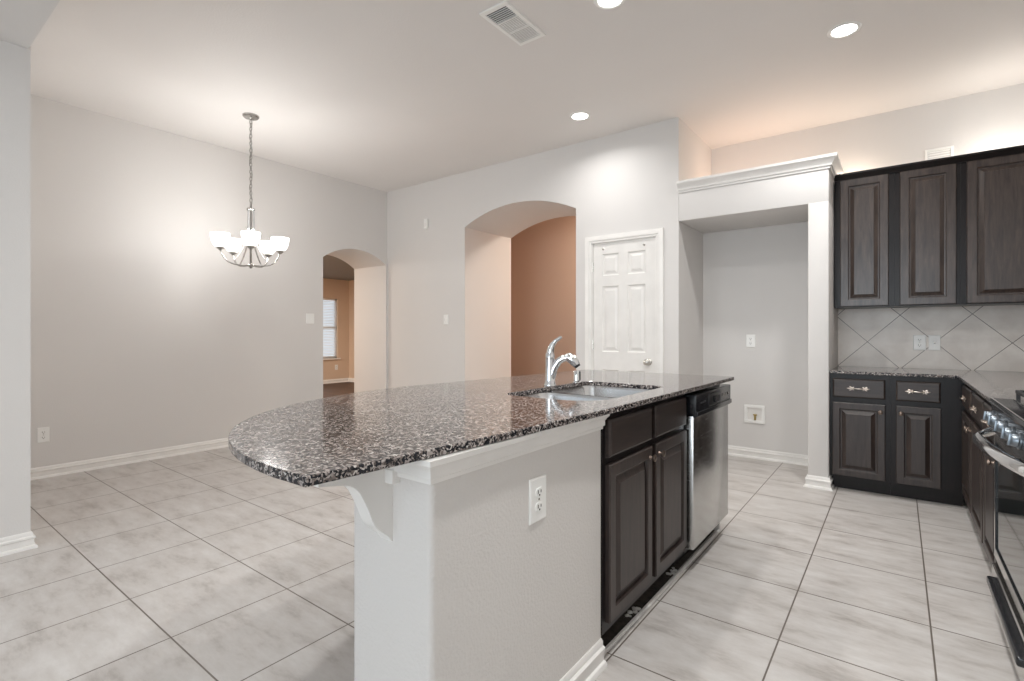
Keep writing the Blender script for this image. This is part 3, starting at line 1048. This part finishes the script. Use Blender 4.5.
# ------------------------------------------------------------------ range
rg = thing('gas_range', (0.62, 2.53, 0), 'stainless steel gas range with a curved handle at the right edge', 'range')
RX, RY0, RY1 = 0.318, 2.155, 2.915
o, u, v, n = (RX, RY1, 0), (0, -1, 0), (0, 0, 1), (-1, 0, 0)
RW = RY1 - RY0
MB(o, u, v, n).box(0, RW, 0.03, 0.868, -0.60, -0.036).build('body', M['steel_h'], rg)
for a in (0.03, RW - 0.07):
    for dd in (-0.08, -0.56):
        MB(o, u, v, n).box(a, a + 0.04, 0, 0.032, dd - 0.02, dd + 0.02).build('foot', M['black_soft'], rg)
od = MB(o, u, v, n)
od.nested(0.004, RW - 0.004, 0.235, 0.765, [(0, -0.035), (0, -0.004), (0.004, 0.0), (0.045, 0.0), (0.048, -0.004)])
odo = od.build('oven_door', M['steel_h'], rg)
MB(o, u, v, n).box(0.050, RW - 0.050, 0.283, 0.717, -0.008, -0.0035).build('oven_window', M['oven_glass'], odo)
gk = MB(o, u, v, n)
gk.nested(0.046, RW - 0.046, 0.277, 0.723, [(0, -0.006), (0, 0.0012), (0.006, 0.0012), (0.006, -0.006)], False)
gk.build('window_gasket', M['black'], odo)
hb = MB(o, u, v, n)
hp = []
for i in range(33):
    q = i / 32
    a = 0.085 + (RW - 0.105) * q
    e1 = min(1, q / 0.12)
    out = -0.004 + 0.070 * (1 - (1 - e1) ** 2) * math.cos(max(0, (q - 0.12) / 0.88) * PI / 2) ** 0.75
    hp.append((a, 0.744 + 0.034 * (1 - e1) ** 2, out))
hb.tube(hp, 0.022, 14, True, 0.62)
lab(hb.build('oven_handle', M['chrome'], odo, True, 60), 'thick bowed chrome handle')
cpn = MB((0, RY1, 0), (1, 0, 0), (0, 0, 1), (0, -1, 0))
cpn.prism([(RX - 0.016, 0.775), (RX + 0.05, 0.775), (RX + 0.05, 0.872), (RX - 0.004, 0.872)], 0.0, RW)
pan = cpn.build('control_panel', M['black'], rg)
lab(pan, 'black sloped knob panel')
for a in (0.09, 0.22, 0.38, 0.54, 0.67):
    kb = MB((RX - 0.0105, RY1 - a, 0.824), (0, -1, 0), (0.12, 0, 0.993), (-0.993, 0, 0.12))
    kb.lathe([(0.026, 0), (0.026, 0.005), (0.021, 0.008), (0.020, 0.020), (0.017, 0.024), (0, 0.0245)], 18)
    kb.box(-0.004, 0.004, -0.019, 0.019, 0.020, 0.030, 0.001)
    lab(kb.build('knob', M['knob_reflection'], pan, True, 40), 'chrome burner knob, dark reflection put into its colour')
ck = MB((0, 0, 0)).box(RX - 0.012, XR - 0.012, RY0, RY1, 0.873, 0.893, 0.005, 2)
ckt = ck.build('cooktop', M['black'], rg, True)
MB().box(RX - 0.0135, RX - 0.0105, RY0 + 0.002, RY1 - 0.002, 0.872, 0.878).box(RX - 0.010, RX - 0.004, RY0 + 0.002, RY1 - 0.002, 0.8925, 0.8945).build('cooktop_edging', M['chrome'], ckt)
fl = MB().box(RX + 0.055, XR - 0.05, RY0 + 0.03, RY1 - 0.03, 0.8935, 0.896)
fl.build('cooktop_pan', M['steel_h'], ckt)
for gi in range(3):
    y0 = RY0 + 0.035 + gi * 0.232
    y1 = y0 + 0.226
    g = MB()
    x0, x1 = RX + 0.06, XR - 0.06
    for (xa, xb, ya, yb) in ((x0, x1, y0, y0 + 0.012), (x0, x1, y1 - 0.012, y1), (x0, x0 + 0.012, y0, y1), (x1 - 0.012, x1, y0, y1),
                             ((x0 + x1) / 2 - 0.006, (x0 + x1) / 2 + 0.006, y0, y1), (x0, x1, (y0 + y1) / 2 - 0.006, (y0 + y1) / 2 + 0.006)):
        g.box(xa, xb, ya, yb, 0.920, 0.934, 0.002)
    for xa in (x0 + 0.002, x1 - 0.014):
        for ya in (y0 + 0.002, y1 - 0.014):
            g.box(xa, xa + 0.012, ya, ya + 0.012, 0.896, 0.922)
    g.build('grate', M['iron'], rg, True)
for x in (RX + 0.16, XR - 0.20):
    for y in (RY0 + 0.15, RY1 - 0.15):
        MB((x, y, 0.896)).lathe([(0.050, 0), (0.048, 0.010), (0.034, 0.012), (0.032, 0.019), (0, 0.020)], 20).build('burner', M['black_soft'], rg, True)
dwr = MB(o, u, v, n)
dwr.nested(0.004, RW - 0.004, 0.045, 0.205, [(0, -0.035), (0, 0.002), (0.004, 0.006)])
dd = dwr.build('drawer', M['steel_h'], rg)
hb = MB(o, u, v, n)
hb.box(0.10, RW - 0.002, 0.150, 0.182, 0.0, 0.033, 0.008, 3)
lab(hb.build('drawer_handle', M['black'], dd, True), 'black full-width grip')

# ------------------------------------------------------------------ small wall fittings


def rect_plate(name, label, cat, o, u, v, n, w, h, kind, group=None):
    th = thing(name, tuple(Vector(o)), label, cat, group)
    pl = MB(o, u, v, n).nested(-w / 2, w / 2, -h / 2, h / 2, [(0, 0), (0, 0.003), (0.004, 0.006)])
    pl.build('plate', M['plate'], th)
    if kind in ('duplex', 'decora'):
        for sgn in (-1, 1):
            rc = MB(Vector(o) + Vector(v) * (sgn * 0.021), u, v, n)
            pts = [(0.017 * math.cos(a), max(-0.0125, min(0.0125, 0.017 * math.sin(a)))) for a in [2 * PI * i / 24 for i in range(24)]]
            rc.prism(pts, 0.005, 0.0085)
            s_ = rc.build('socket', M['plate'], th)
            sl = MB(Vector(o) + Vector(v) * (sgn * 0.021), u, v, n)
            sl.box(-0.0085, -0.0055, -0.003, 0.007, 0.008, 0.0092).box(0.0055, 0.0085, -0.002, 0.006, 0.008, 0.0092)
            sl.prism([(0.003 * math.cos(a), -0.008 + 0.003 * math.sin(a)) for a in [2 * PI * i / 10 for i in range(10)]], 0.008, 0.0092)
            sl.build('slots', M['slot'], s_)
        MB(o, u, v, n).lathe([(0.0035, 0.005), (0.0035, 0.0075), (0, 0.008)], 10).build('screw', M['nickel'], th)
    elif kind == 'toggle':
        tg = MB(o, u, v, n)
        tg.box(-0.006, 0.006, -0.012, 0.012, 0.005, 0.007)
        tg.prism([(-0.004, -0.002), (0.004, -0.002), (0.004, 0.009), (-0.004, 0.009)], 0.006, 0.016)
        tg.build('toggle', M['plate'], th)
        for sgn in (-1, 1):
            MB(Vector(o) + Vector(v) * (sgn * 0.030), u, v, n).lathe([(0.003, 0.005), (0.003, 0.0075), (0, 0.008)], 10).build('screw', M['nickel'], th)
    elif kind == 'double':
        for a in (-0.018, 0.018):
            tg = MB(Vector(o) + Vector(u) * a, u, v, n)
            tg.box(-0.010, 0.010, -0.025, 0.025, 0.005, 0.009, 0.002)
            tg.build('rocker', M['plate'], th)
    elif kind == 'jack':
        jk = MB(o, u, v, n).lathe([(0.007, 0.005), (0.007, 0.010), (0.003, 0.011), (0.003, 0.006)], 14)
        jk.build('jack', M['nickel'], th)
    return th


Xp, Xm, Ym = (1, 0, 0), (-1, 0, 0), (0, -1, 0)
Zp = (0, 0, 1)
rect_plate('wall_outlet', 'white wall outlet on the front of the island half wall', 'outlet', (IX1, 1.219, 0.684), (0, 1, 0), Zp, Xp, 0.084, 0.128, 'decora')
rect_plate('wall_outlet', 'white wall outlet low on the dining wall above the baseboard', 'outlet', (XL, 0.969, 0.345), (0, 1, 0), Zp, Xp, 0.075, 0.120, 'duplex')
rect_plate('wall_outlet', 'white wall outlet on the back wall of the fridge alcove', 'outlet', (-1.095, YK, 1.088), Xp, Zp, Ym, 0.078, 0.118, 'duplex')
rect_plate('wall_outlet', 'white outlet on the backsplash, left of the pair', 'outlet', (0.133, YK - 0.009, 1.088), Xp, Zp, Ym, 0.078, 0.120, 'duplex')
rect_plate('cable_jack_plate', 'white jack plate on the backsplash, right of the pair', 'wall plate', (0.223, YK - 0.009, 1.088), Xp, Zp, Ym, 0.072, 0.118, 'jack')
rect_plate('light_switch', 'white light switch on the dining wall left of the small arch', 'light switch', (XL, 3.295, 1.330), (0, 1, 0), Zp, Xp, 0.100, 0.118, 'double')
rect_plate('light_switch', 'white light switch between the two arches', 'light switch', (-4.367, YB, 1.325), Xp, Zp, Ym, 0.075, 0.118, 'toggle')
rect_plate('wall_outlet', 'white wall outlet under the far room window', 'outlet', (-10.4, 6.93, 0.36), (0, 1, 0), Zp, Xp, 0.075, 0.120, 'duplex')
se = thing('motion_sensor', (-4.698, YB, 2.525), 'small white sensor high on the wall left of the tall arch', 'sensor')
MB((-4.698, YB, 2.525), Xp, Zp, Ym).box(-0.030, 0.030, -0.062, 0.062, 0, 0.030, 0.008, 3).build('housing', M['plate'], se, True)
MB((-4.698, YB, 2.525), Xp, Zp, Ym).box(-0.018, 0.018, -0.040, 0.010, 0.029, 0.034, 0.004).build('lens', M['trim'], se, True)

# ice maker water box in the alcove
wbx = thing('water_supply_box', (-1.062, YK, 0.41), 'white recessed water box with brass valve low in the fridge alcove', 'water box')
fr = MB((-1.062, YK, 0.41), Xp, Zp, Ym)
for a, b2, c0, c1 in ((-0.088, 0.088, 0.058, 0.083), (-0.088, 0.088, -0.083, -0.058), (-0.088, -0.062, -0.058, 0.058), (0.062, 0.088, -0.058, 0.058)):
    fr.box(a, b2, c0, c1, 0.0, 0.014, 0.002)
fr.build('frame', M['plate'], wbx)
MB((-1.062, YK, 0.41), Xp, Zp, Ym).box(-0.063, 0.063, -0.059, 0.059, 0.0005, 0.002).build('back_plate', M['trim'], wbx)
vl = MB((-1.062, YK, 0.41), Xp, Zp, Ym)
vl.tube([(0.005, -0.055, 0.010), (0.005, -0.010, 0.010)], 0.009, 10).tube([(0.005, -0.020, 0.010), (0.005, -0.020, 0.024)], 0.007, 10)
vl.box(-0.012, 0.022, -0.012, 0.000, 0.004, 0.016, 0.003)
vl.build('valve', M['brass'], wbx, True)

# wall register above the upper cabinets
wr = thing('wall_register', (0.265, YK + 0.28, 2.62), 'small white wall register just above the upper cabinets', 'vent')
fr = MB((0.265, YK + 0.28, 2.62), Xp, Zp, Ym)
fr.nested(-0.09, 0.09, -0.10, 0.05, [(0, 0), (0, 0.008), (0.018, 0.010), (0.020, 0.002)], False)
fr.build('frame', M['plate'], wr)
sl = MB((0.265, YK + 0.28, 2.62), Xp, Zp, Ym)
for i in range(6):
    sl.box(-0.070, 0.070, -0.078 + i * 0.019, -0.068 + i * 0.019, 0.001, 0.007)
sl.build('slats', M['plate'], wr)

# ------------------------------------------------------------------ ceiling vent
cv = thing('ceiling_vent', (-1.872, 2.478, CZ), 'white rectangular ceiling vent near the top of the photo', 'vent')
o, u, v, n = (-1.872, 2.478, CZ), (0, 1, 0), (1, 0, 0), (0, 0, -1)
fr = MB(o, u, v, n)
L2, W2 = 0.208, 0.100
fo = [(-L2, -W2), (L2, -W2), (L2, W2), (-L2, W2)]
fi = [(-L2 + 0.030, -W2 + 0.024), (L2 - 0.030, -W2 + 0.024), (L2 - 0.030, W2 - 0.024), (-L2 + 0.030, W2 - 0.024)]
for za, zb in ((0.0, 0.007),):
    A = [fr.P(a, b_2, 0) for a, b_2 in fo]
    B = [fr.P(a * 0.99, b_2 * 0.98, 0.009) for a, b_2 in fo]
    D = [fr.P(a, b_2, 0.009) for a, b_2 in fi]
    E_ = [fr.P(a, b_2, 0.001) for a, b_2 in fi]
    for X_, Y_ in ((A, B), (B, D), (D, E_)):
        for i_ in range(4):
            fr.face([X_[i_], X_[(i_ + 1) % 4], Y_[(i_ + 1) % 4], Y_[i_]])
for a in (-0.064, 0.056):
    fr.box(a, a + 0.006, -W2 + 0.0245, W2 - 0.0245, 0.001, 0.0085)
fr.build('frame', M['plate'], cv)
MB(o, u, v, n).box(-L2 + 0.031, L2 - 0.031, -W2 + 0.025, W2 - 0.025, 0.0003, 0.0009).build('duct_opening', M['black_soft'], cv)
for gi, (a0, a1, tilt) in enumerate(((-0.178, -0.064, 1), (-0.058, 0.056, -1), (0.062, 0.178, -1))):
    sl = MB(o, u, v, n)
    k = 7 if gi == 0 else 9
    for i in range(k):
        a = a0 + (a1 - a0) * (i + 0.5) / k
        wdt = 0.0045
        sl.prism([(a - wdt, -W2 + 0.022), (a - wdt + 0.0015, -W2 + 0.022), (a - wdt + 0.0015, W2 - 0.022), (a - wdt, W2 - 0.022)], 0.001, 0.008) if gi == 0 else \
            sl.prism([(a - wdt, -W2 + 0.022), (a + wdt * 0.7, -W2 + 0.022), (a + wdt * 0.7, W2 - 0.022), (a - wdt, W2 - 0.022)], 0.004, 0.006)
    sl.build('louvers', M['plate'], cv)

# ------------------------------------------------------------------ recessed lights
for (x, y, lb) in ((-2.207, 3.881, 'lit recessed ceiling light in front of the tall arch, farthest left'),
                   (-0.269, 3.774, 'lit recessed ceiling light above the corner cabinets, farthest right'),
                   (-1.298, 2.622, 'lit recessed ceiling light cut by the top edge of the photo')):
    rl = thing('recessed_light', (x, y, CZ), lb, 'ceiling light', 'recessed ceiling lights')
    MB((x, y, CZ), (1, 0, 0), (0, 1, 0), (0, 0, -1)).lathe([(0.066, 0), (0.066, 0.003), (0.072, 0.007), (0.088, 0.004), (0.092, 0)], 32, cap=(False, False)).build('trim_ring', M['plate'], rl, True)
    MB((x, y, CZ), (1, 0, 0), (0, 1, 0), (0, 0, -1)).lathe([(0.070, 0.001), (0.060, 0.003), (0, 0.004)], 32).build('diffuser', M['can'], rl, True)
for (x, y, pw) in ((-2.207, 3.881, 8), (-0.269, 3.774, 17), (-1.298, 2.622, 14), (-0.269, 1.45, 24), (-2.207, 1.45, 15)):
    d = bpy.data.lights.new('recessed_lamp', 'AREA')
    d.shape, d.size, d.energy, d.color = 'DISK', 0.14, pw, SOFTW
    d.spread = math.radians(155)
    o_ = bpy.data.objects.new('recessed_lamp', d)
    o_.location = (x, y, CZ - 0.015)
    C.objects.link(o_)

# ------------------------------------------------------------------ chandelier
cx, cy = -4.482, 2.142
ch = thing('chandelier', (cx, cy, 1.74), 'five light nickel chandelier with white glass shades hanging before the dining wall', 'chandelier')
MB((cx, cy, CZ), (1, 0, 0), (0, 1, 0), (0, 0, -1)).lathe([(0.066, 0), (0.066, 0.010), (0.058, 0.020), (0.020, 0.026), (0.010, 0.034), (0, 0.036)], 28).build('canopy', M['nickel_c'], ch, True)
cn = MB((cx, cy, 0))
zt = CZ - 0.036
z = zt
i = 0
while z > 2.275:
    an = (PI / 2) * (i % 2) + 0.6
    ex, ey = math.cos(an), math.sin(an)
    pts = []
    for q in range(13):
        a = 2 * PI * q / 12
        rr_ = 0.0095 * math.cos(a)
        pts.append((ex * rr_, ey * rr_, z - 0.019 + 0.019 * math.sin(a)))
    cn.tube(pts, 0.0034, 6, False)
    z -= 0.031
    i += 1
cn.build('chain', M['nickel_dark'], ch, True)
cb_ = MB((cx, cy, 0))
cb_.tube([(0.012 * math.cos(q * 0.9), 0.012 * math.sin(q * 0.9), zt - (zt - 2.26) * q / 24) for q in range(25)], 0.0018, 6)
cb_.build('cord', M['nickel_c'], ch, True)
hubp = MB((cx, cy, 0))
hubp.lathe([(0.0, 2.225), (0.030, 2.226), (0.034, 2.236), (0.030, 2.246), (0.010, 2.252), (0.008, 2.285), (0, 2.288)], 20)
for s_ in (-1, 1):
    hubp.ball((s_ * 0.036, 0, 2.238), 0.010, 0.010, 0.010, 8)
hubp.build('top_hub', M['nickel_c'], ch, True)
MB((cx, cy, 0)).lathe([(0, 1.722), (0.010, 1.726), (0.014, 1.736), (0.030, 1.742), (0.034, 1.752), (0.022, 1.764), (0.010, 1.772), (0.009, 1.90), (0.006, 1.91), (0, 1.912)], 20).build('bottom_hub', M['nickel_c'], ch, True)
a0 = math.atan2(-cy, -cx)
for k in range(5):
    an = a0 + 2 * PI * k / 5
    e = Vector((math.cos(an), math.sin(an), 0))
    arm = MB((cx, cy, 0))
    pf = [(0.020, 1.750), (0.080, 1.746), (0.140, 1.750), (0.180, 1.766), (0.210, 1.795), (0.230, 1.835), (0.238, 1.868)]
    arm.tube([tuple(e * r_ + Vector((0, 0, zz))) for r_, zz in pf], 0.0075, 8, True, 0.7)
    am = arm.build('arm', M['nickel_c'], ch, True, 60)
    sp_ = MB((cx, cy, 0))
    pf = [(0.026, 2.235), (0.027, 2.15), (0.030, 2.05), (0.040, 1.965), (0.062, 1.895), (0.100, 1.825), (0.140, 1.772), (0.160, 1.756)]
    tn = Vector((-e.y, e.x, 0))
    prev = None
    for r_, zz in pf:
        q = [sp_.P(*(e * (r_ + dr_) + tn * s_ + Vector((0, 0, zz)))) for dr_, s_ in ((-0.0015, -0.007), (0.0015, -0.007), (0.0015, 0.007), (-0.0015, 0.007))]
        if prev:
            for j in range(4):
                sp_.face([prev[j], prev[(j + 1) % 4], q[(j + 1) % 4], q[j]])
        prev = q
    sp_.build('strap', M['chrome'], ch, True, 50)
    c0 = Vector((cx, cy, 0)) + e * 0.240
    cup = MB((c0.x, c0.y, 1.862)).lathe([(0, -0.010), (0.012, -0.006), (0.014, 0.0), (0.026, 0.006), (0.032, 0.018), (0.030, 0.022), (0, 0.023)], 18)
    cup.build('socket_cup', M['nickel_c'], am, True)
    shd = MB((c0.x, c0.y, 1.884))
    shd.lathe([(0.028, 0.0), (0.040, 0.006), (0.056, 0.026), (0.067, 0.058), (0.072, 0.090), (0.074, 0.112), (0.071, 0.112), (0.069, 0.090), (0.063, 0.058), (0.052, 0.028), (0.036, 0.010), (0, 0.006)], 28)
    lab(shd.build('glass_shade', M['shade'], ch, True, 50), 'lit white glass bowl shade')
    point('chandelier_bulb', (c0.x, c0.y, 2.05), 6.0, SOFTW, 0.04)
